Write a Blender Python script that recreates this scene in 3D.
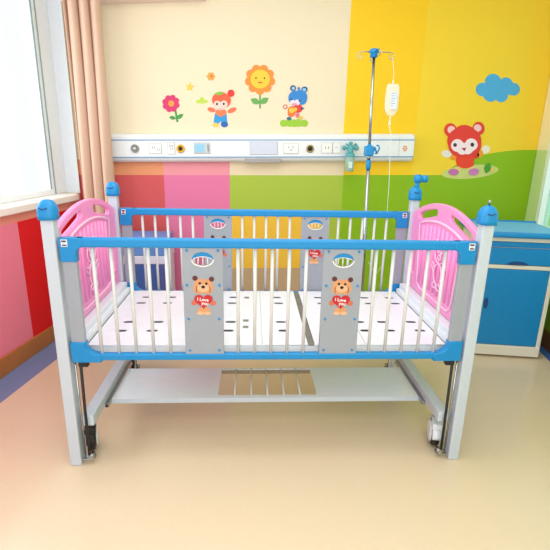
import bpy, bmesh, math, random
from mathutils import Vector, Matrix
random.seed(3)
PI = math.pi
C = bpy.context.scene.collection
for o in list(bpy.data.objects): bpy.data.objects.remove(o)

# ------------------------------------------------------------------ camera
CP = Vector((-0.0716, -1.4888, 1.1834)); YAW, PITCH, ROLL, FPX = 0.0547, 0.2822, 0.0209, 450.19
_f = Vector((math.sin(YAW)*math.cos(PITCH), math.cos(YAW)*math.cos(PITCH), -math.sin(PITCH)))
_r0 = Vector((math.cos(YAW), -math.sin(YAW), 0)); _u0 = _r0.cross(_f)
_r = math.cos(ROLL)*_r0 + math.sin(ROLL)*_u0
_u = -math.sin(ROLL)*_r0 + math.cos(ROLL)*_u0
cam = bpy.data.cameras.new('camera'); co = bpy.data.objects.new('camera', cam); C.objects.link(co)
M = Matrix((( _r.x, _u.x, -_f.x, CP.x), (_r.y, _u.y, -_f.y, CP.y), (_r.z, _u.z, -_f.z, CP.z), (0, 0, 0, 1)))
co.matrix_world = M
cam.sensor_width = 36; cam.lens = FPX/550*36; cam.clip_start = .02
bpy.context.scene.camera = co

# ------------------------------------------------------------------ light
vs = bpy.context.scene.view_settings
vs.view_transform = 'Standard'; vs.look = 'None'; vs.gamma = 1; vs.use_curve_mapping = False
vs.exposure = -0.1
w = bpy.data.worlds.new('world'); bpy.context.scene.world = w; w.use_nodes = True
bg = w.node_tree.nodes['Background']; bg.inputs[0].default_value = (.90, .955, 1, 1); bg.inputs[1].default_value = 1.3

def area(name, loc, target, sx, sy, power, col=(1, 1, 1)):
    l = bpy.data.lights.new(name, 'AREA'); l.shape = 'RECTANGLE'; l.size = sx; l.size_y = sy; l.energy = power; l.color = col
    o = bpy.data.objects.new(name, l); C.objects.link(o); o.location = loc
    d = Vector(target)-Vector(loc); o.rotation_euler = d.to_track_quat('-Z', 'Y').to_euler()
    return o
area('window_daylight', (-1.95, .45, 1.5), (0, .45, .7), 1.8, 1.0, 26, (.90, .96, 1))
area('ceiling_panel_light', (0, .15, 2.27), (0, .15, 0), 1.6, 1.2, 19, (.95, .975, 1))
area('ceiling_panel_light', (0, -1.6, 2.27), (0, -1.6, 0), 1.6, .8, 10, (.95, .975, 1))
area('rear_fill_light', (0, -2.5, 1.35), (0, 0, .9), 2.8, 1.7, 28, (.92, .965, 1))  # added fill from behind the camera; no window stands there

# ------------------------------------------------------------------ helpers
def at(px, py, Y):
    d = _f + _r*((px-275)/FPX) + _u*((275-py)/FPX)
    return CP + d*((Y-CP.y)/d.y)

def lin(c):
    return tuple(((v/255)/12.92 if v/255 <= .04045 else ((v/255+.055)/1.055)**2.4) for v in c)+(1,)

MATS = {}
def mat(name, rgb, rough=.45, metal=0, noise=.04, scale=30, bump=0, spec=.5, trans=0, alpha=1, coat=0):
    if name in MATS: return MATS[name]
    m = bpy.data.materials.new(name); m.use_nodes = True; nt = m.node_tree; b = nt.nodes['Principled BSDF']
    c = lin(rgb)
    tc = nt.nodes.new('ShaderNodeTexCoord'); n = nt.nodes.new('ShaderNodeTexNoise'); n.inputs['Scale'].default_value = scale
    n.inputs['Detail'].default_value = 3
    nt.links.new(tc.outputs['Object'], n.inputs['Vector'])
    r = nt.nodes.new('ShaderNodeMix'); r.data_type = 'RGBA'
    r.inputs[6].default_value = tuple(max(0, v*(1-noise)) for v in c[:3])+(1,)
    r.inputs[7].default_value = tuple(min(1, v*(1+noise)) for v in c[:3])+(1,)
    nt.links.new(n.outputs['Fac'], r.inputs[0]); nt.links.new(r.outputs[2], b.inputs['Base Color'])
    b.inputs['Roughness'].default_value = rough; b.inputs['Metallic'].default_value = metal
    b.inputs['Specular IOR Level'].default_value = spec
    b.inputs['Transmission Weight'].default_value = trans; b.inputs['Alpha'].default_value = alpha
    b.inputs['Coat Weight'].default_value = coat
    if bump:
        bp = nt.nodes.new('ShaderNodeBump'); bp.inputs['Strength'].default_value = bump; bp.inputs['Distance'].default_value = .002
        nt.links.new(n.outputs['Fac'], bp.inputs['Height']); nt.links.new(bp.outputs[0], b.inputs['Normal'])
    MATS[name] = m; return m

BLUE = mat('blue_plastic', (2, 136, 202), .38)
WHITE = mat('white_enamel', (228, 234, 242), .3)
STEEL = mat('light_grey_enamel', (196, 206, 218), .3)
GREY = mat('grey_panel', (156, 162, 173), .38)
BAR = mat('cream_grey_bar', (214, 216, 216), .32)
PINK = mat('pink_plastic', (248, 148, 206), .3, coat=.1)
PINK_HL = mat('pink_plastic_highlight', (255, 200, 232), .3)  # the pink plastic with highlights painted in, for raised border and relief
DPINK = mat('deep_pink_plastic', (226, 90, 150), .35)
DECK = mat('white_deck', (240, 243, 250), .32)
DARK = mat('slot_shade', (34, 33, 35), .6)  # shade colour seen through the deck slots
BLACK = mat('black_rubber', (24, 24, 26), .5)
CHROME = mat('chrome', (176, 180, 184), .2, metal=1, noise=.01)
CLABEL = mat('label_white', (238, 232, 236), .5)

class MB:
    def __init__(s): s.bm = bmesh.new()
    def box(s, x0, x1, y0, y1, z0, z1, bev=0, mi=0, seg=2):
        v = [s.bm.verts.new((x, y, z)) for x in (x0, x1) for y in (y0, y1) for z in (z0, z1)]
        F = [(0, 1, 3, 2), (4, 6, 7, 5), (0, 4, 5, 1), (2, 3, 7, 6), (0, 2, 6, 4), (1, 5, 7, 3)]
        fs = [s.bm.faces.new([v[i] for i in f]) for f in F]
        for f in fs: f.material_index = mi
        if bev:
            es = list({e for f in fs for e in f.edges})
            bmesh.ops.bevel(s.bm, geom=es, offset=bev, segments=seg, affect='EDGES', profile=.5, material=-1)
        return s
    def tube(s, pts, r, n=10, mi=0, closed=False, cap=True):
        pts = [Vector(p) for p in pts]; rings = []
        k = len(pts); R = r if isinstance(r, (list, tuple)) else [r]*k
        up = None
        for i, p in enumerate(pts):
            if closed: t = pts[(i+1) % k]-pts[i-1]
            else: t = pts[min(i+1, k-1)]-pts[max(i-1, 0)]
            t.normalize()
            if up is None: up = Vector((0, 0, 1)) if abs(t.z) < .9 else Vector((1, 0, 0))
            a = t.cross(up)
            if a.length < 1e-4: a = t.orthogonal()
            a.normalize(); b = a.cross(t).normalized(); up = b
            rings.append([s.bm.verts.new(p+R[i]*(math.cos(2*PI*j/n)*a+math.sin(2*PI*j/n)*b)) for j in range(n)])
        for i in range(k if closed else k-1):
            A, B = rings[i], rings[(i+1) % k]
            for j in range(n):
                f = s.bm.faces.new((A[j], A[(j+1) % n], B[(j+1) % n], B[j])); f.smooth = True; f.material_index = mi
        if cap and not closed:
            for rg in (rings[0], rings[-1]):
                f = s.bm.faces.new(rg); f.material_index = mi
        return s
    def lathe(s, prof, c, axis='Z', n=24, mi=0):
        c = Vector(c); rings = []
        for (r, h) in prof:
            ring = []
            for j in range(n):
                a, b = r*math.cos(2*PI*j/n), r*math.sin(2*PI*j/n)
                v = {'Z': (a, b, h), 'Y': (a, h, b), 'X': (h, a, b)}[axis]
                ring.append(s.bm.verts.new(c+Vector(v)))
            rings.append(ring)
        for A, B in zip(rings, rings[1:]):
            for j in range(n):
                f = s.bm.faces.new((A[j], A[(j+1) % n], B[(j+1) % n], B[j])); f.smooth = True; f.material_index = mi
        for rg in (rings[0], rings[-1]):
            f = s.bm.faces.new(rg); f.material_index = mi
        return s
    def grid(s, P, mi=0, smooth=True):
        V = [[s.bm.verts.new(p) for p in row] for row in P]
        for A, B in zip(V, V[1:]):
            for j in range(len(A)-1):
                f = s.bm.faces.new((A[j], A[j+1], B[j+1], B[j])); f.smooth = smooth; f.material_index = mi
        return s
    def build(s, name, mats, parent=None, label=None):
        bmesh.ops.recalc_face_normals(s.bm, faces=s.bm.faces)
        me = bpy.data.meshes.new(name); s.bm.to_mesh(me); s.bm.free()
        return link(name, me, mats, parent, label)

def link(name, me, mats, parent=None, label=None):
    o = bpy.data.objects.new(name, me); C.objects.link(o)
    if not isinstance(mats, (list, tuple)): mats = [mats]
    if len(me.materials): me.materials.clear()
    for m in mats: me.materials.append(m)
    if parent: o.parent = parent
    if label: o['label'] = label
    return o

def tag(o, label=None, cat=None, group=None, kind=None):
    if label: o['label'] = label
    if cat: o['category'] = cat
    if group: o['group'] = group
    if kind: o['kind'] = kind
    return o

def thing(name, label, cat, loc=(0, 0, 0), rz=0, group=None):
    o = bpy.data.objects.new(name, None); C.objects.link(o); o.location = loc; o.rotation_euler = (0, 0, rz)
    o.empty_display_size = .05
    return tag(o, label, cat, group)

def struct(o): o['kind'] = 'structure'; return o

def shape_mesh(loops, d0, d1, plane='XZ', bevel=0):
    """closed 2D outlines (later ones are holes) extruded from d0 to d1 along the plane's normal"""
    cu = bpy.data.curves.new('outline', 'CURVE'); cu.dimensions = '2D'; cu.fill_mode = 'BOTH'
    cu.extrude = max(0, abs(d1-d0)/2-bevel); cu.bevel_depth = bevel; cu.bevel_resolution = 1
    if bevel: cu.offset = -bevel
    for lp in loops:
        sp = cu.splines.new('POLY'); sp.points.add(len(lp)-1)
        for p, q in zip(sp.points, lp): p.co = (q[0], q[1], 0, 1)
        sp.use_cyclic_u = True
    ob = bpy.data.objects.new('outline', cu)
    C.objects.link(ob)
    dg = bpy.context.evaluated_depsgraph_get()
    me = bpy.data.meshes.new_from_object(ob.evaluated_get(dg))
    bpy.data.objects.remove(ob); bpy.data.curves.remove(cu)
    md = (d0+d1)/2
    for v in me.vertices:
        x, y, z = v.co
        if plane == 'XZ': v.co = (x, md-z, y)
        elif plane == 'YZ': v.co = (md+z, x, y)
        else: v.co = (x, y, md+z)
    return me

def shape(name, loops, d0, d1, m, parent=None, plane='XZ', bevel=0, label=None):
    return link(name, shape_mesh(loops, d0, d1, plane, bevel), m, parent, label)

def text_mesh(s, size, cx, cz, y, depth=.0006, shear=0, rot=0, bold=.0):
    cu = bpy.data.curves.new('t', 'FONT'); cu.body = s; cu.size = size; cu.align_x = 'CENTER'; cu.align_y = 'CENTER'
    cu.extrude = depth/2; cu.offset = bold; cu.shear = shear; cu.resolution_u = 3
    ob = bpy.data.objects.new('t', cu); C.objects.link(ob)
    dg = bpy.context.evaluated_depsgraph_get(); me = bpy.data.meshes.new_from_object(ob.evaluated_get(dg))
    bpy.data.objects.remove(ob)
    for v in me.vertices:
        x, z = v.co.x*math.cos(rot)-v.co.y*math.sin(rot), v.co.x*math.sin(rot)+v.co.y*math.cos(rot)
        v.co = (cx+x, y-v.co.z, cz+z)
    return me

def ell(cx, cy, rx, ry, rot=0, n=28, a0=0, a1=2*PI):
    out = []
    full = abs(a1-a0-2*PI) < 1e-6
    for i in range(n if full else n+1):
        a = a0+(a1-a0)*i/n; x, y = rx*math.cos(a), ry*math.sin(a)
        out.append((cx+x*math.cos(rot)-y*math.sin(rot), cy+x*math.sin(rot)+y*math.cos(rot)))
    return out

def union(c, circles, n=96):
    out = []
    for i in range(n):
        a = 2*PI*i/n; dx, dy = math.cos(a), math.sin(a); best = 1e-5
        for (x, y, r) in circles:
            x -= c[0]; y -= c[1]; b = dx*x+dy*y; q = b*b-(x*x+y*y-r*r)
            if q >= 0: best = max(best, b+math.sqrt(q))
        out.append((c[0]+dx*best, c[1]+dy*best))
    return out

# ------------------------------------------------------------------ room
WY = 1.6                                   # back wall plane
K = .169; ANG = math.atan(K)
H = 2.3
def lwx(Y): return -1.361+K*(Y-.656)
def rwx(Y): return 1.755+K*(Y-.962)
Y0 = -2.6

def nt_new(name, rough=.5):
    m = bpy.data.materials.new(name); m.use_nodes = True; nt = m.node_tree
    return m, nt, nt.nodes['Principled BSDF']
def mth(nt, op, a, b=None):
    n = nt.nodes.new('ShaderNodeMath'); n.operation = op
    for i, v in enumerate((a, b)):
        if v is None: continue
        if isinstance(v, (int, float)): n.inputs[i].default_value = v
        else: nt.links.new(v, n.inputs[i])
    return n.outputs[0]
def mix(nt, base, col, fac):
    n = nt.nodes.new('ShaderNodeMix'); n.data_type = 'RGBA'; nt.links.new(fac, n.inputs[0])
    if isinstance(base, tuple): n.inputs[6].default_value = base
    else: nt.links.new(base, n.inputs[6])
    n.inputs[7].default_value = col
    return n.outputs[2]
def rect(nt, x, z, x0, x1, z0, z1):
    a = mth(nt, 'MULTIPLY', mth(nt, 'GREATER_THAN', x, x0), mth(nt, 'LESS_THAN', x, x1))
    b = mth(nt, 'MULTIPLY', mth(nt, 'GREATER_THAN', z, z0), mth(nt, 'LESS_THAN', z, z1))
    return mth(nt, 'MULTIPLY', a, b)

def X(px, py=120): return at(px, py, WY).x
def mural_back():
    m, nt, b = nt_new('painted_back_wall')
    tc = nt.nodes.new('ShaderNodeTexCoord'); sp = nt.nodes.new('ShaderNodeSeparateXYZ'); nt.links.new(tc.outputs['Object'], sp.inputs[0])
    x = sp.outputs[0]
    p1, p2 = at(120, 175, WY), at(400, 175.5, WY); k = (p2.z-p1.z)/(p2.x-p1.x)
    z = mth(nt, 'SUBTRACT', sp.outputs[2], mth(nt, 'MULTIPLY', x, k))
    def Z(px, py): p = at(px, py, WY); return p.z-k*p.x
    zl = Z(250, 175.2)
    c = lin((236, 220, 190))
    xr = X(165, 200); xp = X(230, 200); xy = X(346, 90); xg = X(342, 200)
    c = mix(nt, c, lin((250, 202, 30)), rect(nt, x, z, xy, 9, -9, 9))
    c = mix(nt, c, lin((247, 208, 52)), rect(nt, x, z, X(421, 80), 9, -9, 9))
    # band below the console
    c = mix(nt, c, lin((232, 152, 108)), rect(nt, x, z, -9, xr, zl, Z(250, 160)))
    c = mix(nt, c, lin((236, 150, 160)), rect(nt, x, z, xr, xp, zl, Z(250, 160)))
    c = mix(nt, c, lin((232, 212, 178)), rect(nt, x, z, xp, xg, zl, Z(250, 160)))
    # colour blocks
    c = mix(nt, c, lin((212, 88, 90)), rect(nt, x, z, -9, xr, -1, zl))
    c = mix(nt, c, lin((227, 120, 163)), rect(nt, x, z, xr, xp, -1, zl))
    c = mix(nt, c, lin((170, 192, 66)), rect(nt, x, z, xp, xg, -1, zl))
    c = mix(nt, c, lin((242, 192, 62)), rect(nt, x, z, xp, X(320, 240), -1, Z(270, 214)))
    c = mix(nt, c, lin((196, 168, 132)), rect(nt, x, z, xp, X(320, 240), -1, Z(270, 268)))
    c = mix(nt, c, lin((142, 186, 24)), rect(nt, x, z, xg, 9, -1, Z(380, 175)))
    # hill on the right
    hc = at(560, 300, WY); top = at(535, 150, WY); rx, rz = 1.12, top.z-hc.z
    e = mth(nt, 'ADD', mth(nt, 'POWER', mth(nt, 'ABSOLUTE', mth(nt, 'DIVIDE', mth(nt, 'SUBTRACT', x, top.x), .62)), 2),
            mth(nt, 'POWER', mth(nt, 'ABSOLUTE', mth(nt, 'DIVIDE', mth(nt, 'SUBTRACT', sp.outputs[2], top.z-.22), .22)), 2))
    hill = mth(nt, 'MULTIPLY', mth(nt, 'LESS_THAN', e, 1), mth(nt, 'GREATER_THAN', x, X(425, 170)))
    c = mix(nt, c, lin((142, 186, 24)), hill)
    nt.links.new(c, b.inputs['Base Color']); b.inputs['Roughness'].default_value = .55; b.inputs['Specular IOR Level'].default_value = .3
    return m
wb = MB().box(lwx(WY)-.03, rwx(WY)+.05, WY, WY+.12, 0, H)
struct(wb.build('wall_back', mural_back()))

# floor
def floor_mat():
    m, nt, b = nt_new('vinyl_floor')
    tc = nt.nodes.new('ShaderNodeTexCoord'); sp = nt.nodes.new('ShaderNodeSeparateXYZ'); nt.links.new(tc.outputs['Object'], sp.inputs[0])
    d = mth(nt, 'SUBTRACT', sp.outputs[0], mth(nt, 'MULTIPLY', sp.outputs[1], K))
    n = nt.nodes.new('ShaderNodeTexNoise'); n.inputs['Scale'].default_value = 60; nt.links.new(tc.outputs['Object'], n.inputs[0])
    r = nt.nodes.new('ShaderNodeMix'); r.data_type = 'RGBA'; nt.links.new(n.outputs['Fac'], r.inputs[0])
    r.inputs[6].default_value = lin((225, 204, 174)); r.inputs[7].default_value = lin((229, 209, 180))
    blue = lin((120, 140, 186))
    c = mix(nt, r.outputs[2], blue, mth(nt, 'LESS_THAN', d, -1.361-K*.656+.165))
    c = mix(nt, c, lin((70, 120, 190)), mth(nt, 'GREATER_THAN', d, 1.755-K*.962-.06))
    nt.links.new(c, b.inputs['Base Color'])
    b.inputs['Roughness'].default_value = .2; b.inputs['Specular IOR Level'].default_value = .5
    n2 = nt.nodes.new('ShaderNodeTexNoise'); n2.inputs['Scale'].default_value = 3; nt.links.new(tc.outputs['Object'], n2.inputs[0])
    bp = nt.nodes.new('ShaderNodeBump'); bp.inputs['Strength'].default_value = .05; bp.inputs['Distance'].default_value = .02
    nt.links.new(n2.outputs['Fac'], bp.inputs['Height']); nt.links.new(bp.outputs[0], b.inputs['Normal'])
    return m
struct(MB().box(-2.4, 2.4, Y0, WY+.12, -.1, 0).build('floor', floor_mat()))
CEIL = mat('ceiling_white', (238, 236, 232), .8)
struct(MB().box(-2.4, 2.4, Y0, WY+.12, H, H+.1).build('ceiling', CEIL))
PZ = at(100, 3, WY-.1).z; PXL = lwx(WY)+.02
pel = MB().box(0, at(205, 2, WY-.1).x-PXL, -.1, -.001, 0, H-PZ+.02, .004).build('trim_1', mat('pale_pink_pelmet', (240, 214, 206), .6)); struct(pel)
pel.location = (PXL, WY, PZ+.004); pel.rotation_euler = (0, -.062, 0)

# left wall, in its own turned frame: local y runs along the wall, local x = 0 is its face
def wall_frame(o, x, y): o.location = (x, y, 0); o.rotation_euler = (0, 0, -ANG); return o
LX, LY = -1.361, .656
def lu(Y): return (Y-LY)*math.sqrt(1+K*K)
WZ0, WZ1, WU0, WU1 = .852, 2.12, lu(-.9), lu(1.585)
def mural_left():
    m, nt, b = nt_new('painted_left_wall')
    tc = nt.nodes.new('ShaderNodeTexCoord'); sp = nt.nodes.new('ShaderNodeSeparateXYZ'); nt.links.new(tc.outputs['Object'], sp.inputs[0])
    u, z = sp.outputs[1], sp.outputs[2]
    c = lin((240, 228, 205))
    c = mix(nt, c, lin((236, 150, 130)), rect(nt, u, z, -9, 9, .762, .85))
    c = mix(nt, c, lin((240, 130, 152)), rect(nt, u, z, -9, lu(.945), -1, .762))
    c = mix(nt, c, lin((226, 8, 16)), rect(nt, u, z, lu(.945), 9, -1, .762))
    nt.links.new(c, b.inputs['Base Color']); b.inputs['Roughness'].default_value = .5
    return m
T = .22
lw = MB()
ue0, ue1 = lu(Y0), lu(WY)-.02
lw.box(-T, 0, ue0, ue1, 0, WZ0-.001); lw.box(-T, 0, ue0, ue1, WZ1, H)
lw.box(-T, 0, ue0, WU0, WZ0-.001, WZ1); lw.box(-T, 0, WU1, ue1, WZ0-.001, WZ1)
wall_frame(struct(lw.build('wall_left', mural_left())), LX, LY)
WOOD = mat('brown_baseboard', (182, 112, 52), .4, noise=.15, scale=12)
wall_frame(struct(MB().box(0, .012, ue0, ue1-.01, 0, .1, .003).build('baseboard_left', WOOD)), LX, LY)
REV = mat('white_reveal', (240, 245, 252), .5)
win = bpy.data.objects.new('window_1', None); C.objects.link(win); struct(win); wall_frame(win, LX, LY)
rv = MB(); rv.box(-T, -.001, WU1-.006, WU1-.0005, WZ0, WZ1); rv.box(-T, -.001, WU0+.0005, WU0+.006, WZ0, WZ1); rv.box(-T, -.001, WU0+.006, WU1-.006, WZ1-.006, WZ1)
rv.build('window_reveal', REV, win)
MB().box(-T, .035, WU0, WU1-.075, WZ0-.04, WZ0, .006).build('window_sill', mat('cream_sill', (244, 238, 230), .4), win)
FR = mat('white_window_frame', (244, 248, 252), .35)
ja = WU1-.006
fm = MB(); ox0, ox1 = -.135, -.09
ust = lu(1.455)
fm.box(ox0-.02, ox1, lu(1.405), ja, WZ0, WZ1-.006, .003); fm.box(ox0, ox1, WU0+.006, lu(1.405), WZ0, WZ0+.035, .003)
fm.box(ox0, ox1, WU0+.006, lu(1.405), WZ1-.05, WZ1-.006, .003); fm.box(ox0, ox1, WU0+.006, WU0+.05, WZ0+.035, WZ1-.05, .003)
fm.box(ox0, ox1, lu(.93), lu(.975), WZ0+.035, WZ1-.05, .003)
fm.box(ox0, ox1, lu(.2), lu(.24), WZ0+.035, WZ1-.05, .003)
fm.build('window_frame', FR, win)
gs = MB(); gs.box(ox1, ox1+.006, lu(1.40), lu(1.412), WZ0+.036, WZ1-.05)
gs.box(ox1, ox1+.006, lu(1.446), lu(1.452), WZ0+.001, WZ1-.01)
gs.build('window_gasket', mat('dark_gasket', (150, 170, 176), .5), win)
GL = bpy.data.materials.new('window_glass'); GL.use_nodes = True
_n = GL.node_tree; _b = _n.nodes['Principled BSDF']; _t = _n.nodes.new('ShaderNodeBsdfTransparent'); _g = _n.nodes.new('ShaderNodeBsdfGlossy'); _m = _n.nodes.new('ShaderNodeMixShader')
_g.inputs['Roughness'].default_value = .03; _m.inputs[0].default_value = .06; _t.inputs[0].default_value = (.98, 1, .99, 1)
_n.links.new(_t.outputs[0], _m.inputs[1]); _n.links.new(_g.outputs[0], _m.inputs[2]); _n.links.new(_m.outputs[0], _n.nodes['Material Output'].inputs[0]); _n.nodes.remove(_b)
GLM = GL.copy(); GLM.name = 'mint_glass'
for n_ in GLM.node_tree.nodes:
    if n_.type == 'BSDF_TRANSPARENT': n_.inputs[0].default_value = (.80, .95, .88, 1)
MB().box(-.115, -.11, WU0+.03, lu(1.42), WZ0+.02, WZ1-.03).build('window_pane', GL, win)

# right wall
RX, RY = 1.755, .962
def ru(Y): return (Y-RY)*math.sqrt(1+K*K)
def mural_right():
    m, nt, b = nt_new('painted_right_wall')
    tc = nt.nodes.new('ShaderNodeTexCoord'); sp = nt.nodes.new('ShaderNodeSeparateXYZ'); nt.links.new(tc.outputs['Object'], sp.inputs[0])
    c = lin((252, 240, 196))  # yellow wall paint, bleached in the colour by painted-in bright light
    c = mix(nt, c, lin((206, 228, 160)), mth(nt, 'LESS_THAN', sp.outputs[2], at(532, 150, WY).z))  # green wall paint with the same light wash put into its colour
    c = mix(nt, c, lin((120, 160, 30)), mth(nt, 'LESS_THAN', sp.outputs[2], .62))  # lower green darkened, shade painted into the colour
    nt.links.new(c, b.inputs['Base Color']); b.inputs['Roughness'].default_value = .45
    return m
rw = MB(); r0, r1 = ru(Y0), ru(WY)-.005
ro0, ro1, rz0, rz1 = ru(-.2), ru(1.43), .66, 2.1
rw.box(0, T, r0, r1, 0, rz0); rw.box(0, T, r0, r1, rz1, H); rw.box(0, T, r0, ro0, rz0, rz1); rw.box(0, T, ro1, r1, rz0, rz1)
wall_frame(struct(rw.build('wall_right', mural_right())), RX, RY)
wall_frame(struct(MB().box(-.012, 0, r0, r1-.01, 0, .11, .003).build('baseboard_right', mat('dark_brown_baseboard', (112, 66, 40), .45, noise=.15))), RX, RY)
w2 = bpy.data.objects.new('window_2', None); C.objects.link(w2); struct(w2); wall_frame(w2, RX, RY)
fm = MB(); fm.box(-.006, .06, ro1-.05, ro1-.001, rz0, rz1-.001, .003); fm.box(-.006, .06, ro0+.001, ro0+.05, rz0, rz1-.001, .003)
fm.box(-.006, .06, ro0+.05, ro1-.05, rz1-.05, rz1-.001, .003); fm.box(-.012, .06, ro0+.05, ro1-.05, rz0+.001, rz0+.05, .003)
fm.build('window_frame', mat('pale_mint_frame', (236, 246, 241), .35), w2)
MB().box(.03, .036, ro0+.05, ro1-.05, rz0+.05, rz1-.05).build('window_pane', GLM, w2)

# ------------------------------------------------------------------ curtain
cur = thing('curtain', 'peach tan curtain hanging in folds at the window corner', 'curtain', (-1.05, 1.45, 0))
P = []
for i in range(25):
    z = .04+(H-.22)*i/24; row = []
    fl = 1-.03*math.sin(PI*i/24)
    for j in range(97):
        t = j/96; x = -.098+.206*(1-(1-t)*fl)
        y = .026*math.sin(t*2*PI*3.3+.35*math.sin(z*2.3))+.005*math.sin(t*21+z*2)-.02*(1-t)
        row.append((x+.010*math.cos(t*2*PI*3.3), y, z))
    P.append(row)
cm = MB().grid(P)
co_ = cm.build('curtain_cloth', mat('peach_curtain_cloth', (216, 180, 158), .8, bump=.2, scale=200), cur)
sm = co_.modifiers.new('thickness', 'SOLIDIFY'); sm.thickness = .003
MB().tube([(-.16, -.01, H-.135), (.13, -.01, H-.135)], .011).build('curtain_rod', WHITE, cur)

# ------------------------------------------------------------------ crib
W_, PX, PH = .708, .7295, .937
crib = thing('hospital_crib', 'large pediatric crib with pink ends, blue rails and white slatted deck', 'crib', (0, 0, 0))
def dup_part(o, parent, loc=None):
    c = o.copy(); C.objects.link(c); c.parent = parent
    if loc is not None: c.location = loc
    for ch in list(o.children): dup_part(ch, c)
    return c
# posts
def cap_mesh():
    b = MB()
    P = []
    n = 28; a, rr = .0298, 4.5
    prof = [(0, 1), (.012, 1.0), (.030, 1.0), (.042, .93), (.052, .80), (.059, .6), (.063, .35), (.0645, .0)]
    rows = []
    for (z, s) in prof:
        row = []
        for j in range(n+1):
            t = 2*PI*(j % n)/n; c, s_ = math.cos(t), math.sin(t)
            e = 3.2 if s > .9 else 2.4
            r = a*s/((abs(c)**e+abs(s_)**e)**(1/e))
            row.append((r*c, r*s_, z))
        rows.append(row)
    b.grid(rows)
    bmesh.ops.remove_doubles(b.bm, verts=b.bm.verts, dist=.0002)
    b.bm.faces.new([v for v in sorted([v for v in b.bm.verts if abs(v.co.z) < 1e-6], key=lambda v: math.atan2(v.co.y, v.co.x))])
    return b
proto = MB().box(-.0205, .0205, -.0205, .0205, 0, PH, .004, seg=3).build('post', STEEL, crib)
proto.location = (-PX, 0, 0)
cap = cap_mesh().build('post_cap', BLUE, proto); cap.location = (0, 0, PH-.001)
gr = [(-.016+.026*t, -.0302-.0006, .952+.026-.002-.005*math.sin(PI*t)) for t in [i/8 for i in range(9)]]
MB().tube([(x, y, z-PH+.0) for x, y, z in gr], .0022, 6).build('cap_groove', mat('dark_blue_groove', (8, 70, 130), .4), proto).location = (0, 0, PH)
posts = [proto]
for (x, y) in ((PX, 0), (-PX, W_), (PX, W_)):
    q = dup_part(proto, crib, (x, y, 0)); posts.append(q)
# pin on near right cap, crank knob on far right cap
MB().lathe([(.004, 0), (.004, .010), (.006, .012), (.004, .018), (.001, .02)], (PX, 0, PH+.062), n=12).build('cap_pin', CHROME, crib)
kb = MB(); kb.lathe([(.010, 0), (.012, .006), (.009, .02), (.009, .03)], (PX+.005, W_, PH+.06), n=14)
kb.lathe([(.012, -.03), (.02, -.026), (.021, .0), (.014, .004), (.014, .010), (.018, .013), (.018, .032), (.010, .036)], (PX+.018, W_, PH+.10), 'X', 16)
kb.build('clamp_knob', BLUE, crib, 'blue clamp knob')

RED = mat('sticker_red', (196, 22, 40), .4); TANB = mat('sticker_tan', (216, 152, 104), .45); LTAN = mat('sticker_light_tan', (232, 180, 140), .45)
BRN = mat('sticker_brown', (92, 34, 26), .45); BLK = mat('sticker_black', (26, 18, 20), .4); WHT = mat('sticker_white', (245, 240, 236), .45)
ORG = mat('sticker_orange_paw', (208, 108, 78), .45)
def join(name, items, parent, label=None):
    """several (mesh, material) pieces -> one mesh object"""
    bm = bmesh.new(); mats = []
    for me, m in items:
        if m not in mats: mats.append(m)
        n0 = len(bm.faces); bm.from_mesh(me); bm.faces.ensure_lookup_table()
        for f in bm.faces[n0:]: f.material_index = mats.index(m)
        bpy.data.meshes.remove(me)
    me = bpy.data.meshes.new(name); bm.to_mesh(me); bm.free()
    return link(name, me, mats, parent, label)
def heart(cx, cz, w, h, n=40):
    out = []
    for i in range(n):
        t = 2*PI*i/n
        x = 16*math.sin(t)**3; y = 13*math.cos(t)-5*math.cos(2*t)-2*math.cos(3*t)-math.cos(4*t)
        out.append((cx+x/32*w, cz+(y+2.5)/29*h))
    return out

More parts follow.
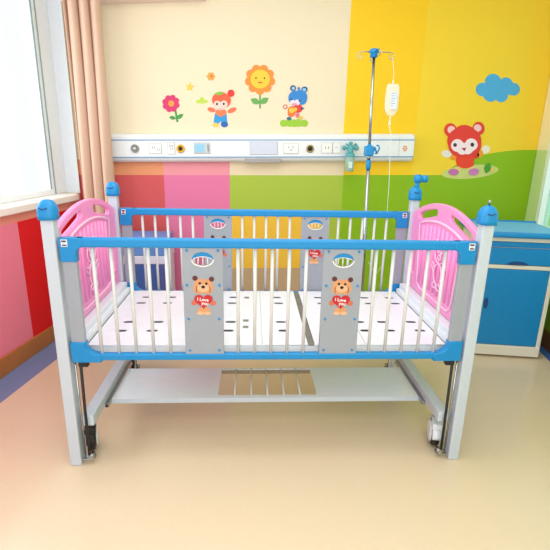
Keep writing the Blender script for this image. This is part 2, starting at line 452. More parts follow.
def side_rail(y):
    r = MB()
    r.box(-.655, .655, y-.015, y+.015, .845, .877, .007, seg=3)
    r.box(-.645, .645, y-.012, y+.012, .434, .459, .005)
    fr = r.build('side_rail', BLUE, crib)
    f = y-.016
    for s in (-1, 1):
        x0, x1 = .702*s, .650*s
        # upper bracket with a rounded inner corner
        lp = [(x0, .796), (x0, .877), (.628*s, .877), (.628*s, .845)]
        lp += [((.650-.022*math.cos(a))*s+.0*s, .823+.022*math.sin(a)) for a in []]
        lp += [((.628+.022*(math.sin(a)))*s, .823+.022*math.cos(a)) for a in [i*PI/16 for i in range(1, 9)]]
        lp += [(x1, .796)]
        shape('corner_bracket', [lp], f, y+.016, BLUE, fr, bevel=.003)
        lp = [(x0, .428), (x0, .505), (x1, .505), (x1, .495)]
        lp += [(.650*s-(.042*(1-math.cos(a)))*s, .495-.036*math.sin(a)) for a in [i*PI/16 for i in range(1, 9)]]
        lp += [(.600*s, .459), (.600*s, .428)]
        shape('corner_bracket', [lp], f, y+.016, BLUE, fr, bevel=.003)
        MB().box(min(.699*s, .652*s), max(.699*s, .652*s), y-.010, y+.010, .500, .800, .003).build('end_stile', GREY, fr)
        # small printed label
        lx, lz = (-.683 if s < 0 else .683), .860
        items = [(shape_mesh([[(lx-.010, lz-.012), (lx+.010, lz-.012), (lx+.010, lz+.012), (lx-.010, lz+.012)]], f-.001, f, bevel=0), CLABEL),
                 (shape_mesh([[(lx-.008, lz+.004), (lx+.007, lz+.004), (lx+.007, lz+.009), (lx-.008, lz+.009)]], f-.0018, f-.001), BLK),
                 (shape_mesh([[(lx-.007, lz-.009), (lx+.008, lz-.009), (lx+.008, lz-.005), (lx-.007, lz-.005)]], f-.0018, f-.001), BLK),
                 (shape_mesh([ell(lx, lz, .004, .004, n=12)], f-.0018, f-.001), RED if y > .3 else STEEL)]
        join('warning_label', items, fr, 'small white label on the blue bracket')
    xs = [s*v for s in (-1, 1) for v in (.600, .540, .479, .418, .358)]+[-.117, -.0585, 0, .0585, .117]
    b0 = MB().tube([(0, 0, .452), (0, 0, .852)], .0061, 12).build('bar', BAR, fr); b0.location = (xs[0], y, 0)
    for x in xs[1:]:
        c = b0.copy(); C.objects.link(c); c.parent = fr; c.location = (x, y, 0)
    for cx in (-.236, .243):
        w = .068; hz, hx = .806, .036
        lens = [(cx+hx*math.cos(a), hz+(.0255 if math.sin(a) > 0 else .0235)*math.sin(a)) for a in [2*PI*i/32 for i in range(32)]]
        shape('rail_panel', [[(cx-w, .455), (cx+w, .455), (cx+w, .848), (cx-w, .848)], lens], y-.009, y+.009, GREY, fr, bevel=.001)
        # blue upper half and white netting of the finger hole
        up = [(cx+hx*math.cos(a), hz+.0255*math.sin(a)) for a in [PI*i/16 for i in range(17)]]
        up += [(cx-hx*.86+hx*1.72*i/10, hz+.004+.007*math.sin(PI*i/10)) for i in range(11)]
        shape('hole_visor', [up], y-.006, y+.006, BLUE, fr)
        nb = MB(); nb.tube([(cx+hx*math.cos(a), y-.010, hz+.0235*math.sin(a)) for a in [PI+PI*i/16 for i in range(17)]], .0022, 8)
        nb.tube([(cx-hx*.86+hx*1.72*i/10, y-.008, hz+.003+.007*math.sin(PI*i/10)) for i in range(11)], .0013, 6)
        for q in (-.017, 0, .017): nb.tube([(cx+q, y, hz-.021), (cx+q*.9, y, hz+.008)], .0022, 6)
        nb.build('hole_rim', WHT, fr)
        sc = MB()
        for zz, hw in ((.838, .052), (.716, .055), (.592, .053), (.472, .052)):
            for s in (-1, 1): sc.lathe([(.0045, .004), (.0045, -.001), (.003, -.0026)], (cx+s*hw, y-.010, zz), 'Y', 12)
        sc.build('panel_screw', BLUE, fr, 'blue screw heads').__setitem__('kind', 'stuff')
        # bear sticker
        g = y-.0092; L = lambda n: (g-.0006*n, g-.0006*(n-1))
        bx = cx+.0
        it = []
        def pc(loop, n, m): it.append((shape_mesh([loop], *L(n)), m))
        pc([(bx-.022, .612), (bx+.022, .612), (bx+.020, .635), (bx-.020, .635)], 1, TANB)
        pc(ell(bx-.011, .614, .013, .006), 2, LTAN); pc(ell(bx+.012, .614, .013, .006), 2, LTAN)
        pc(union((bx, .710), [(bx-.013, .706, .022), (bx+.013, .706, .022), (bx-.017, .722, .014), (bx+.017, .722, .014), (bx, .722, .018)]), 1, TANB)
        pc(ell(bx-.027, .741, .009, .009), 2, BRN); pc(ell(bx+.029, .738, .009, .009), 2, BRN)
        pc(ell(bx, .706, .020, .014), 2, LTAN)
        pc(ell(bx-.011, .723, .0045, .0045), 3, BLK); pc(ell(bx+.011, .722, .0045, .0045), 3, BLK)
        pc(ell(bx, .710, .0065, .0055), 3, BLK)
        for s in (-1, 1):
            tm = MB().tube([(bx+s*.021+s*.003*math.sin(PI*i/6), g-.0016, .712-.022*i/6) for i in range(7)], .001, 5); me = bpy.data.meshes.new('x'); tm.bm.to_mesh(me); it.append((me, BRN))
        pc(ell(bx-.032, .652, .010, .009), 2, ORG); pc(ell(bx+.033, .651, .010, .009), 2, ORG)
        pc(heart(bx, .655, .064, .053), 3, RED)
        it.append((text_mesh('I Love', .016, bx-.002, .664, g-.0022, rot=-.1, bold=.0004), WHT)); it.append((text_mesh('you', .016, bx+.005, .650, g-.0022, rot=-.12, bold=.0004), WHT))
        join('bear_sticker', it, fr, 'tan bear sticker holding a red lettered heart')
    return fr
near = side_rail(0.0)
far = side_rail(W_)

# end boards
def arch(Y): return .958-.68*(Y-.345)**2
def end_board(s):
    x = s*.733; a, b = x-.010, x+.010
    out = [(.05, .515), (.68, .515), (.695, .53), (.695, arch(.695)-.012)]
    out += [(t, arch(t)) for t in [.68-.63*i/28 for i in range(29)]]
    out += [(.035, arch(.035)-.012), (.035, .53)]
    def slot(y0, y1, top, th):
        n = 10; ys = [y0+(y1-y0)*i/n for i in range(n+1)]
        lo = [(t, arch(t)-top-th*(.75+.25*math.sin(PI*(t-y0)/(y1-y0)))) for t in ys]
        hi = [(t, arch(t)-top) for t in reversed(ys)]
        mid = lambda p, q: ((p[0]+q[0])/2, (p[1]+q[1])/2)
        return lo+[(y1+.008, mid(lo[-1], hi[0])[1])]+hi+[(y0-.008, mid(lo[0], hi[-1])[1])]
    def vslot(yc, z0, z1): return ell(yc, z0, .016, .014, 0, 8, PI, 2*PI)+ell(yc, z1, .016, .014, 0, 8, 0, PI)
    eb = shape('end_board', [out, slot(.075, .265, .026, .036), slot(.405, .60, .026, .036), vslot(.100, .61, .745), vslot(.618, .60, .73)], a, b, PINK, crib, 'YZ', bevel=.004)
    fx = x-s*.0105
    # ribbed centre, its raised outline and the bear relief
    rb = MB()
    for i in range(9):
        t = .182+.0425*i
        if t > .54: break
        rb.tube([(fx+s*.001, t, .572), (fx+s*.001, t, arch(t)-.095)], .0100, 10)
    rb.build('ribbed_panel', PINK, eb)
    pts = [(.165, .565), (.19, .548), (.50, .548), (.535, .565)]+[(t, arch(t)-.078) for t in [.575-.45*i/16 for i in range(17)]]
    MB().tube([(fx-s*.002, p, q) for p, q in pts], .005, 8, closed=True).build('panel_border', PINK_HL, eb)
    br = MB(); c0, z0 = .30, .755
    X_ = fx-s*.0105
    def ln(pts, r=.0032, cl=False): br.tube([(X_, c0+p, z0+q) for p, q in pts], r, 6, closed=cl)
    ln(ell(0, 0, .046, .038, n=20), cl=True); ln(ell(-.036, .042, .015, .015, n=12), cl=True); ln(ell(.036, .042, .015, .015, n=12), cl=True)
    ln(ell(0, -.012, .016, .011, n=12), cl=True); ln(ell(0, -.085, .038, .045, n=18), cl=True)
    ln([(-.035, -.06), (-.065, -.045), (-.07, -.06), (-.04, -.085)]); ln([(.035, -.06), (.065, -.045), (.07, -.06), (.04, -.085)])
    ln(ell(-.022, -.138, .018, .012, n=12), cl=True); ln(ell(.022, -.138, .018, .012, n=12), cl=True)
    for q in (-.016, .016): ln(ell(q, .010, .004, .004, n=8), cl=True)
    br.build('bear_relief', PINK_HL, eb)
    vs_ = MB(); 
    # white beam under the board
    bm_ = MB(); xa, xb = sorted((s*.728, s*.688)); bm_.box(xa, xb, .024, W_-.024, .474, .514, .004)
    xa, xb = sorted((s*.690, s*.672)); bm_.box(xa, xb, .03, W_-.03, .462, .488, .003)
    bm_.build('end_beam', WHITE, crib)
for s in (-1, 1): end_board(s)

# mattress deck with real slots
def slotloop(x, y, w=.021, h=.0065):
    h = .012; w = .023
    return ell(x+w-h, y, h, h, 0, 6, -PI/2, PI/2)+ell(x-w+h, y, h, h, 0, 6, PI/2, 3*PI/2)
holes = []
for x in (-.575, -.455, -.30, -.155, .052, .257, .385, .485, .61):
    for yy, dx in ((.59, 0), (.507, -.006), (.275, -.002), (.183, -.008)):
        if x == .385 and yy > .4: continue
        if x in (.257,) and yy < .4: continue
        holes.append(slotloop(x+dx*(1 if x < 0 else -1), yy))
deck = MB(); deck.box(-.668, .668, .050, W_-.022, .425, .4605, .002)
dk = shape('mattress_deck', [[(-.668, .048), (.142, .048), (.142, W_-.022), (-.668, W_-.022)]]+[h for h in holes if h[0][0] < .14], .4625, .4665, DECK, crib, 'XY', bevel=.0005)
shape('mattress_deck', [[(.168, .048), (.668, .048), (.668, W_-.022), (.168, W_-.022)]]+[h for h in holes if h[0][0] > .14], .4625, .4665, DECK, crib, 'XY', bevel=.001)
bmd = MB(); bmd.box(-.64, .145, .07, W_-.05, .4607, .4622); bmd.box(.166, .65, .07, W_-.05, .4607, .4622); bmd.build('slot_shade_sheet', DARK, dk)  # dark sheet added below the deck to paint shade into the slots
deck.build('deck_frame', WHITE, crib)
hg = MB(); hg.box(.144, .166, .05, W_-.03, .4607, .4625)
for yy in (.12, .25, .36, .50, .60): hg.box(.147, .163, yy, yy+.05, .4625, .465, .001)
hg.build('deck_hinge_strip', mat('dull_hinge_metal', (150, 148, 138), .4, metal=.6), crib, 'dull metal hinge strip')
for yy in (.205, .275, .57):
    MB().box(-.105, -.082, yy, yy+.022, .466, .4685, .001).build('deck_hinge', mat('dull_hinge_metal', (150, 148, 138)), dk)
for x in (-.03, .36):
    MB().box(x, x+.0022, .05, W_-.03, .4663, .4668).build('deck_seam', mat('grey_seam', (178, 178, 182), .5), dk)
for s in (-1, 1):
    MB().box(min(s*.6705, s*.6745), max(s*.6705, s*.6745), .05, W_-.03, .455, .4665).build('deck_gap', mat('dark_gap', (120, 116, 112), .6), dk)

# base frame
for s in (-1, 1):
    xa, xb = sorted((s*.700, s*.655))
    MB().box(xa, xb, .0, W_+.0, .160, .202, .004).build('base_beam', STEEL, crib)
    # hook bracket carrying the shelf
    xa, xb = sorted((s*.655, s*.640))
    hb = MB(); hb.box(xa, xb, .13, .50, .154, .172, .002); hb.lathe([(.006, -.004), (.006, .004)], (s*.645, .140, .160), 'X', 12)
    hb.build('shelf_hook', CHROME, crib)
for yy in (.0, W_): pass
MB().box(-.66, .66, W_-.04, W_-.005, .30, .335, .004).build('rear_crossbar', STEEL, crib) if False else None

# shelf below
sy0, sy1, sz = .172, .432, .168
ex = .208
sh = shape('under_shelf', [[(-.642, sy0), (.642, sy0), (.642, sy1), (-.642, sy1)], [(-ex, sy0+.022), (ex, sy0+.022), (ex, sy1-.012), (-ex, sy1-.012)]], sz-.004, sz, mat('glossy_white_shelf', (232, 237, 245), .1), crib, 'XY')
MB().box(-.642, .642, sy0-.002, sy0+.004, sz-.020, sz-.0005, .001).build('shelf_lip', STEEL, sh)
MB().box(-.642, .642, sy1-.004, sy1, sz-.026, sz-.0045, .001).build('shelf_lip', STEEL, sh)
for i in range(1, 6):
    x = -ex+2*ex*i/6
    MB().tube([(x, sy0+.020, sz-.003), (x, sy1-.010, sz-.003)], .0035, 8).build('shelf_rod', WHITE, sh)
MB().box(-ex, ex, sy1-.012, sy1-.006, sz-.024, sz-.004).build('shelf_back_strip', mat('tan_grey_strip', (150, 135, 112), .5), sh) 

# rail guide rods and gas struts
def strut(s, y):
    o = MB(); o.tube([(s*.697, y-.002, .43), (s*.697, y-.002, .03)], .0040, 8)
    g = o.build('guide_rod', CHROME, crib)
    o = MB(); o.tube([(s*.675, y-.010, .425), (s*.678, y-.010, .20), (s*.680, y-.008, .04)], .0052, 10)
    o.box(min(s*.684, s*.650), max(s*.684, s*.650), y-.012, y+.012, .408, .428, .004)
    o.build('gas_strut', BLACK, g, 'black gas strut')
    o = MB(); o.box(min(s*.704, s*.662), max(s*.704, s*.662), y-.014, y+.014, .018, .026, .002); o.lathe([(.009, -.016), (.009, .010)], (s*.672, y, .034), 'Y', 14)
    o.lathe([(.005, 0), (.007, .012), (.005, .03)], (s*.68, y-.004, .026), 'Z', 12)
    o.build('strut_foot', CHROME, g)
for s in (-1, 1):
    strut(s, 0.0); strut(s, W_)

# casters
def caster(x, y, s, dark, turn):
    wz, R_ = .0585, .0575
    o = MB(); o.lathe([(.012, -.013), (.040, -.015), (R_-.003, -.012), (R_, -.005), (R_, .005), (R_-.003, .012), (.040, .015), (.012, .013)], (0, 0, wz), 'X', 32)
    wh = o.build('caster', BLACK, crib, 'caster with black tread'); wh.location = (x, y, 0); wh.rotation_euler = (0, 0, turn)
    hx = -s*.019
    o = MB(); o.lathe([(.044, -.002), (.044, .003), (.034, .005), (.010, .006)] if s < 0 else [(.010, -.006), (.034, -.005), (.044, -.003), (.044, .002)], (hx, 0, wz+.004), 'X', 28)
    o.build('wheel_cover', WHITE, wh)
    o = MB(); k = 12
    for q0, q1 in ((-.0185, .0185),):
        G = []
        for i in range(k+1):
            a = PI*(.0+.62*i/k); G.append([(q, -.0635*math.cos(a), wz+.0635*math.sin(a)) for q in (q0, q1)])
        o.grid(G)
    fo = o.build('caster_fender', BLACK if dark else WHITE, wh); sd = fo.modifiers.new('thickness', 'SOLIDIFY'); sd.thickness = .005
    MB().box(-.021, .021, -.055, -.012, wz+.036, wz+.064, .006).build('brake_pedal', BLACK if dark else WHITE, wh)
    MB().tube([(0, .012, wz+.058), (0, .012, .162)], .012, 12).build('caster_stem', CHROME, wh)
caster(-.703, .085, -1, True, .33); caster(.688, .085, 1, False, -.22)
caster(-.690, W_-.06, -1, True, .25); caster(.688, W_-.06, 1, False, -.22)

# ------------------------------------------------------------------ bedside cabinet (right)
CW, CD, CH = .415, .38, .754
FPY = .86
def zc(py, px=515): return at(px, py, FPY).z
cab = thing('bedside_cabinet', 'bright blue bedside cabinet with cream frame standing right of the crib', 'cabinet', (1.615, .838, 0), -.16)
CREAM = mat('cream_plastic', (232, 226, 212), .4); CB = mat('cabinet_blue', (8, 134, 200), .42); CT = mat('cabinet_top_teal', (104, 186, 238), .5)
b = MB(); b.box(-CW+.006, -.006, .012, CD, .035, CH-.035, .004); b.build('cabinet_body', CREAM, cab)
zt = CH-.035
b = MB()
st = .026
b.box(-CW, -CW+st, 0, .03, .03, zt, .006); b.box(-st, 0, 0, .03, .03, zt, .006)
zb = zc(346); zd1 = zc(270); zd0 = zc(266); zs = zc(242.5)
b.box(-CW+st, -st, 0, .03, zd1, zd0, .003); b.box(-CW+st, -st, 0, .03, zs, zt, .003)
b.box(-CW+.002, -.002, -.006, .03, .012, zb, .006)
b.build('front_frame', CREAM, cab, 'cream plastic front frame')
MB().box(-CW+st+.002, -st-.002, -.002, .02, zb+.003, zd1-.003, .004).build('door', CB, cab)
dr = [o for o in cab.children if o.name.startswith('door')][0]
shape('door_handle', [ell(-CW+st+.046, zc(305), .012, .033)], -.005, -.0015, mat('dark_blue_recess', (14, 66, 128), .5), dr)
dw = MB().box(-CW+st+.002, -st-.002, -.003, .02, zd0+.003, zc(249), .004).build('drawer', CB, cab)
shape('drawer_handle', [ell((-CW)/2, zd0+.004, .055, .020, 0, 16, 0, PI)], -.006, -.0025, mat('dark_blue_recess', (14, 66, 128)), dw)
MB().box(-CW+st+.002, -st-.002, .002, .02, zc(248.2), zs-.002, .003).build('pull_out_board', CB, cab)
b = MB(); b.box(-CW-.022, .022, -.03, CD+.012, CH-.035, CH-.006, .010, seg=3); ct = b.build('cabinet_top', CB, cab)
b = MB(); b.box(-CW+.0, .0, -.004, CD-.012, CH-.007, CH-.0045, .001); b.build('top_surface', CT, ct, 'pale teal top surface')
b = MB(); b.box(-CW-.02, .02, CD-.008, CD+.012, CH-.01, CH+.003, .005); b.build('top_back_rim', CB, ct)
for x in (-CW+.04, -.04):
    for y in (.04, CD-.04): MB().lathe([(.014, 0), (.017, .004), (.014, .036)], (x, y, 0), 'Z', 12).build('foot', BLACK, cab)

# blue-violet cabinet glimpsed behind the bars on the left
c2 = thing('storage_cabinet', 'blue violet cabinet with a white band, glimpsed behind the crib at left', 'cabinet', (-.755, 1.22, 0))
VB = mat('dusty_blue_panel', (92, 138, 206), .4); VV = mat('deep_violet_blue', (74, 86, 150), .4); VW = mat('lavender_white', (214, 214, 236), .4)
z1, z2 = at(150, 256, 1.22).z, at(150, 264, 1.22).z
hw = .158
MB().box(-hw, hw, .006, .30, .04, z1, .004).build('cabinet_body', VW, c2)
MB().box(-hw-.004, hw+.004, -.004, .31, z2, z1-.001, .004).build('white_band', VW, c2)
MB().box(-hw+.012, hw-.045, 0, .02, .07, z2-.004, .003).build('door', mat('door_blue', (52, 86, 160), .4), c2)
MB().box(hw-.043, hw-.006, 0, .02, .07, z2-.004, .003).build('side_strip', VV, c2)
MB().box(-hw, hw, .0, .30, z1, at(150, 240, 1.22).z, .006).build('drawer', VB, c2)
for x in (-.12, .12):
    for y in (.04, .26): MB().lathe([(.012, 0), (.014, .005), (.012, .042)], (x, y, 0), 'Z', 12).build('foot', BLACK, c2)

# ------------------------------------------------------------------ wall console
CY = WY-.055
pL, pR = at(103, 147.6, CY), at(414.5, 147.2, CY)
tilt = math.atan2(pR.z-pL.z, pR.x-pL.x); mid = (pL+pR)/2; LEN = (pR-pL).length
con = thing('bedhead_console', 'long white medical service console with blue stripes on the wall', 'medical console', (mid.x, WY, mid.z))
con.rotation_euler = (0, -tilt, 0)
def cl(px, py, Y=CY):
    p = at(px, py, Y)-Vector((mid.x, WY, mid.z)); c, s = math.cos(tilt), math.sin(tilt)
    return (p.x*c+p.z*s, p.z*c-p.x*s)
hT, hB = cl(260, 133.6)[1], cl(260, 161.8)[1]
prof = [(-.001, hT), (-.030, hT), (-.045, hT-.006), (-.055, hT-.020), (-.055, hB+.030), (-.046, hB+.012), (-.030, hB), (-.001, hB)]
b = MB(); n = len(prof)
A = [b.bm.verts.new((-LEN/2, y, z)) for y, z in prof]; B = [b.bm.verts.new((LEN/2, y, z)) for y, z in prof]
for i in range(n): b.bm.faces.new((A[i], A[(i+1) % n], B[(i+1) % n], B[i]))
b.bm.faces.new(A); b.bm.faces.new(B)
bmesh.ops.bevel(b.bm, geom=[e for e in b.bm.edges if (e.verts[0].co.x > LEN/2-.001) == (e.verts[1].co.x > LEN/2-.001) and abs(e.verts[0].co.x-e.verts[1].co.x) < 1e-5 and e.verts[0].co.x > 0], offset=.008, segments=3, affect='EDGES')
b.build('console_body', mat('console_white', (234, 235, 236), .35), con)
ST = mat('console_blue_line', (96, 148, 196), .4)
f = -.055
for py in (140, 157):
    z = cl(260, py)[1]; MB().box(-LEN/2+.002, LEN/2-.004, f-.0015, f+.002, z-.0032, z+.0032).build('blue_stripe', ST, con)
OUT = mat('socket_white', (240, 238, 234), .4); EDG = mat('socket_edge', (150, 152, 160), .4)
def plate(name, x0, y0, x1, y1, m=OUT, extra=None, dep=.006, label=None):
    a, t = cl(x0, y0); c, d = cl(x1, y1)
    o = MB().box(min(a, c)-.002, max(a, c)+.002, f-.0015, f+.001, min(t, d)-.002, max(t, d)+.002, mi=1); o.box(min(a, c), max(a, c), f-dep, f-.001, min(t, d), max(t, d), .0015)
    if extra:
        for (u0, v0, u1, v1) in extra:
            W, Hh = c-a, t-d
            o.box(a+W*u0, a+W*u1, f-dep-.0006, f-dep+.001, t-Hh*v1, t-Hh*v0, mi=2)
    return o.build(name, [m, EDG, mat('socket_hole', (120, 118, 120), .5)], con, label)
def gas(px, py, r, ring, core, name, label):
    x, z = cl(px, py); o = MB()
    o.lathe([(r, .002), (r, -.008), (r*.86, -.012), (r*.62, -.012), (r*.62, -.006), (r*.2, -.006)], (x, f, z), 'Y', 24, 0)
    o.lathe([(r*.42, -.004), (r*.42, -.015), (r*.2, -.018)], (x, f, z), 'Y', 16, 1)
    o.box(x-r*.12, x+r*.5, f-.020, f-.014, z-.002, z+.002, mi=1)
    o.build(name, [ring, core], con, label)
GR = mat('outlet_grey', (150, 146, 142), .35); YL = mat('outlet_yellow', (232, 176, 40), .4); BRS = mat('brass', (170, 150, 100), .3, metal=.8)
gas(135, 148.5, .026, GR, mat('outlet_silver', (205, 205, 205), .3), 'gas_outlet', 'grey round gas outlet')
plate('power_socket', 149, 143.5, 161.5, 153.5, extra=[(.25, .3, .3, .5), (.42, .3, .47, .5), (.65, .5, .7, .7), (.82, .5, .87, .7)])
plate('power_socket', 167.5, 142.5, 175, 154, extra=[(.3, .2, .42, .4), (.62, .2, .74, .4), (.3, .5, .42, .6), (.62, .5, .74, .6)])
gas(180.7, 148.6, .026, YL, BLK, 'gas_outlet', 'yellow round gas outlet')
dp = plate('nurse_call_unit', 194, 143, 210, 153.2, m=mat('call_unit_grey', (196, 204, 206), .35), extra=[(.86, .15, .93, .85)])
a, t = cl(195, 144.2); c_, d_ = cl(204.5, 152)
MB().box(a, c_, f-.0075, f-.0055, d_, t).build('call_screen', mat('screen_blue', (140, 196, 226), .3), dp)
plate('blank_panel', 250, 142, 277.5, 154.5, m=mat('pale_blue_grey_panel', (206, 210, 226), .35), dep=.004, label='pale blue grey cover panel')
plate('power_socket', 284, 143.5, 298, 153.5, extra=[(.3, .3, .36, .45), (.6, .3, .66, .45), (.45, .6, .55, .7)])
gas(310, 148.7, .025, BRS, BLK, 'gas_outlet', 'brass and black round gas outlet')
plate('power_socket', 322, 143, 332, 153, extra=[(.3, .35, .38, .55), (.6, .35, .68, .55)])
plate('light_switch', 333, 143, 340.5, 153, extra=[(.3, .4, .6, .44)])
a, t = cl(245, 158.6); c_, d_ = cl(281, 162.2)
MB().box(a, c_, -.0575, -.03, d_-.002, t-.001, .002).build('lamp_slot', mat('warm_grey_slot', (160, 156, 154), .4), con)
jx = cl(399, 148)[0]; MB().box(jx, jx+.0015, f-.0008, f, hB+.03, hT-.02).build('panel_joint', EDG, con)
# little orange flower print at the right end
x, z = cl(405, 148.5); it = []
for k in range(6):
    a = k*PI/3; it.append((shape_mesh([ell(x+.011*math.cos(a), z+.014*math.sin(a), .0055, .006, n=12)], f-.0008, f), mat('print_orange', (238, 140, 110), .5)))
it.append((shape_mesh([ell(x, z, .006, .006, n=12)], f-.0014, f-.0008), mat('print_yellow', (240, 190, 100), .5)))
join('flower_print', it, con, 'faded orange flower print')
# pull cord under the console
p = at(206.5, 160, CY); q = at(206.8, 170, CY)

# ------------------------------------------------------------------ flowmeter
FY = WY-.10
pc_ = at(350.5, 148, FY)
fl = thing('oxygen_flowmeter', 'teal oxygen flowmeter with clear humidifier bottle plugged into console', 'oxygen flowmeter', pc_)
TEAL = mat('teal_valve', (84, 168, 172), .35); TGL = mat('pale_teal_plastic', (130, 205, 208), .15, trans=.5); LT = mat('clear_water', (186, 226, 222), .2, trans=.5)
b = MB(); b.lathe([(.018, -.034), (.020, -.03), (.020, .01), (.010, .018), (.010, .03)], (0, 0, 0), 'Z', 18)
b.tube([(-.05, 0, .0), (.05, 0, .0)], .007); b.lathe([(.011, -.052), (.015, -.048), (.015, -.035), (.009, -.03)], (0, 0, 0), 'X', 16); b.lathe([(.009, .028), (.015, .033), (.015, .047), (.011, .052)], (0, 0, 0), 'X', 16)
b.tube([(0, 0, -.005), (0, .043, -.005)], .009); b.lathe([(.009, .02), (.013, .026), (.013, .036), (.005, .04)], (0, 0, .0), 'Z', 14)
b.tube([(.012, -.006, .012), (.03, -.012, .03), (.036, -.012, .022)], .004); b.tube([(-.012, -.006, .012), (-.032, -.01, .026)], .005)
b.build('valve_body', TEAL, fl)
b = MB(); b.lathe([(.008, .03), (.010, .034), (.010, .05), (.006, .053)], (.035, 0, -.03), 'Z', 12); b.build('flow_tube', TGL, fl)
b = MB(); b.lathe([(.004, -.148), (.026, -.146), (.029, -.14), (.029, -.050), (.018, -.036), (.016, -.032)], (0, 0, 0), 'Z', 20); bt = b.build('humidifier_bottle', LT, fl)
b = MB(); b.lathe([(.0295, -.056), (.0305, -.053), (.0305, -.038), (.020, -.030)], (0, 0, 0), 'Z', 20); b.build('bottle_cap', TEAL, bt)
b = MB(); b.box(-.012, .012, -.0305, -.0285, -.125, -.085); b.build('bottle_label', mat('bottle_label_pale', (214, 236, 226), .5), bt)

# ------------------------------------------------------------------ IV pole
IY = 1.1
t0, t1 = at(374, 56, IY), at(366, 212, IY)
ivx = (t0.x+t1.x)/2; ivz = at(374, 50, IY).z
iv = thing('iv_pole', 'tall chrome drip pole with blue clamp standing behind the crib', 'drip stand', (ivx, IY, 0))
lean = (t0.x-t1.x)/(t0.z-t1.z); zm = (t0.z+t1.z)/2
def ix(z): return lean*(z-zm)
zc1 = at(370, 150, IY).z; zc2 = at(369, 164, IY).z
MB().tube([(ix(.05), 0, .05), (ix(zc2), 0, zc2)], .0105, 14).build('pole', CHROME, iv)
MB().tube([(ix(zc2), 0, zc2), (ix(ivz-.02), 0, ivz-.02)], .0078, 14).build('upper_pole', CHROME, iv)
b = MB()
for k in range(5):
    a = 2*PI*k/5+.3; b.tube([(ix(.05), 0, .065), (.10*math.cos(a), .10*math.sin(a), .058), (.19*math.cos(a), .19*math.sin(a), .050)], .010, 10)
b.lathe([(.022, .04), (.026, .05), (.026, .08), (.014, .09)], (ix(.05), 0, 0), 'Z', 18)
bs = b.build('star_base', CHROME, iv)
for k in range(5):
    a = 2*PI*k/5+.3; x, y = .19*math.cos(a), .19*math.sin(a)
    o = MB().lathe([(.008, -.010), (.022, -.008), (.024, 0), (.022, .008), (.008, .010)], (x, y, .0245), 'X', 18); o.tube([(x, y, .025), (x, y, .052)], .005, 8)
    o.build('wheel', BLACK, bs)
b = MB(); xt = ix(ivz); b.lathe([(.015, -.032), (.020, -.028), (.020, -.012), (.026, -.008), (.027, .0), (.018, .010), (.006, .014)], (xt, 0, ivz-.005), 'Z', 20)
b.build('hub', BLUE, iv)
pl_, pr_ = at(357, 60, IY), at(394, 57, IY)
lx, rx_ = pl_.x-ivx, pr_.x-ivx
zz = ivz-.006
for sgn, ex_ in ((-1, lx), (1, rx_)):
    pts = [(xt+sgn*.02, 0, zz-.006), (xt+sgn*.045, 0, zz-.002), (ex_-sgn*.02, 0, zz-.004), (ex_-sgn*.006, 0, zz-.008), (ex_, 0, zz-.022), (ex_-sgn*.006, 0, zz-.036), (ex_-sgn*.018, 0, zz-.038), (ex_-sgn*.025, 0, zz-.028), (ex_-sgn*.023, 0, zz-.016)]
    MB().tube(pts, .0026, 8).build('hook', CHROME, iv)
for sgn in (-1, 1):
    MB().tube([(xt, sgn*.02, zz-.006), (xt+.004, sgn*.08, zz-.002), (xt+.006, sgn*.10, zz-.014), (xt+.006, sgn*.098, zz-.034), (xt+.006, sgn*.08, zz-.036)], .0026, 8).build('hook', CHROME, iv)
xc = ix(zc1); b = MB(); b.box(xc-.026, xc+.024, -.024, .024, zc1-.032, zc1+.022, .007, seg=3); b.lathe([(.010, 0), (.014, .006), (.010, .016)], (xc, 0, zc1+.016), 'Z', 14)
cb_ = b.build('clamp', BLUE, iv, 'blue plastic clamp')
b = MB(); b.tube([(xc+.018, 0, zc1), (xc+.03, 0, zc1)], .008, 10)
b.tube([(xc+.034, -.005, zc1-.02), (xc+.048, -.006, zc1-.008), (xc+.056, -.006, zc1+.010), (xc+.05, -.005, zc1+.024), (xc+.038, -.004, zc1+.026)], .0048, 8)
b.tube([(xc+.030, -.004, zc1+.016), (xc+.036, -.005, zc1-.002), (xc+.046, -.006, zc1-.020)], .0048, 8)
b.build('clamp_lever', BLUE, cb_)
xs_ = ix(zc2); MB().lathe([(.011, -.026), (.0145, -.022), (.0145, .020), (.010, .026)], (xs_, 0, zc2-.004), 'Z', 16).build('sleeve', BLUE, iv, 'blue height sleeve')
MB().lathe([(.010, -.012), (.012, 0), (.010, .012)], (ix(zc2+.04), 0, zc2+.038), 'Z', 14).build('collar', CHROME, iv)

# drip bag hanging from right hook
pt, pb = at(393, 84, IY), at(393, 115.5, IY)
bag = thing('drip_bag', 'clear drip bag with printed white label hanging from drip pole', 'drip bag', (pt.x, IY, pt.z))
hb_ = pt.z-pb.z; hwb = .037
CLR = mat('clear_bag', (252, 250, 246), .15, trans=.3, alpha=.6)
rows = []
for i in range(13):
    t = i/12; w_ = hwb*(.80+.25*math.sin(PI*min(1, t*1.0))**.5 if t < .86 else .95-.9*(t-.86)/.14*.55)
    d = .012*math.sin(PI*min(max(t, .04), .97))**.6
    rows.append([(w_*math.cos(a)+.002, d*math.sin(a), -t*hb_) for a in [2*PI*j/20 for j in range(21)]])
b = MB(); b.grid(rows); bmesh.ops.remove_doubles(b.bm, verts=b.bm.verts, dist=1e-5)
bo = b.build('bag', CLR, bag)
b = MB(); b.tube([(0, 0, .004), (.0, 0, .02), (.001, 0, .05), (rx_+ivx-pt.x-.006, 0, zz-.037-pt.z)], .0012, 6); b.lathe([(.002, .0), (.005, .004), (.004, .014), (.002, .018)], (0, 0, 0), 'Z', 10); b.build('hanger', mat('clear_hanger', (240, 236, 220), .3), bag)
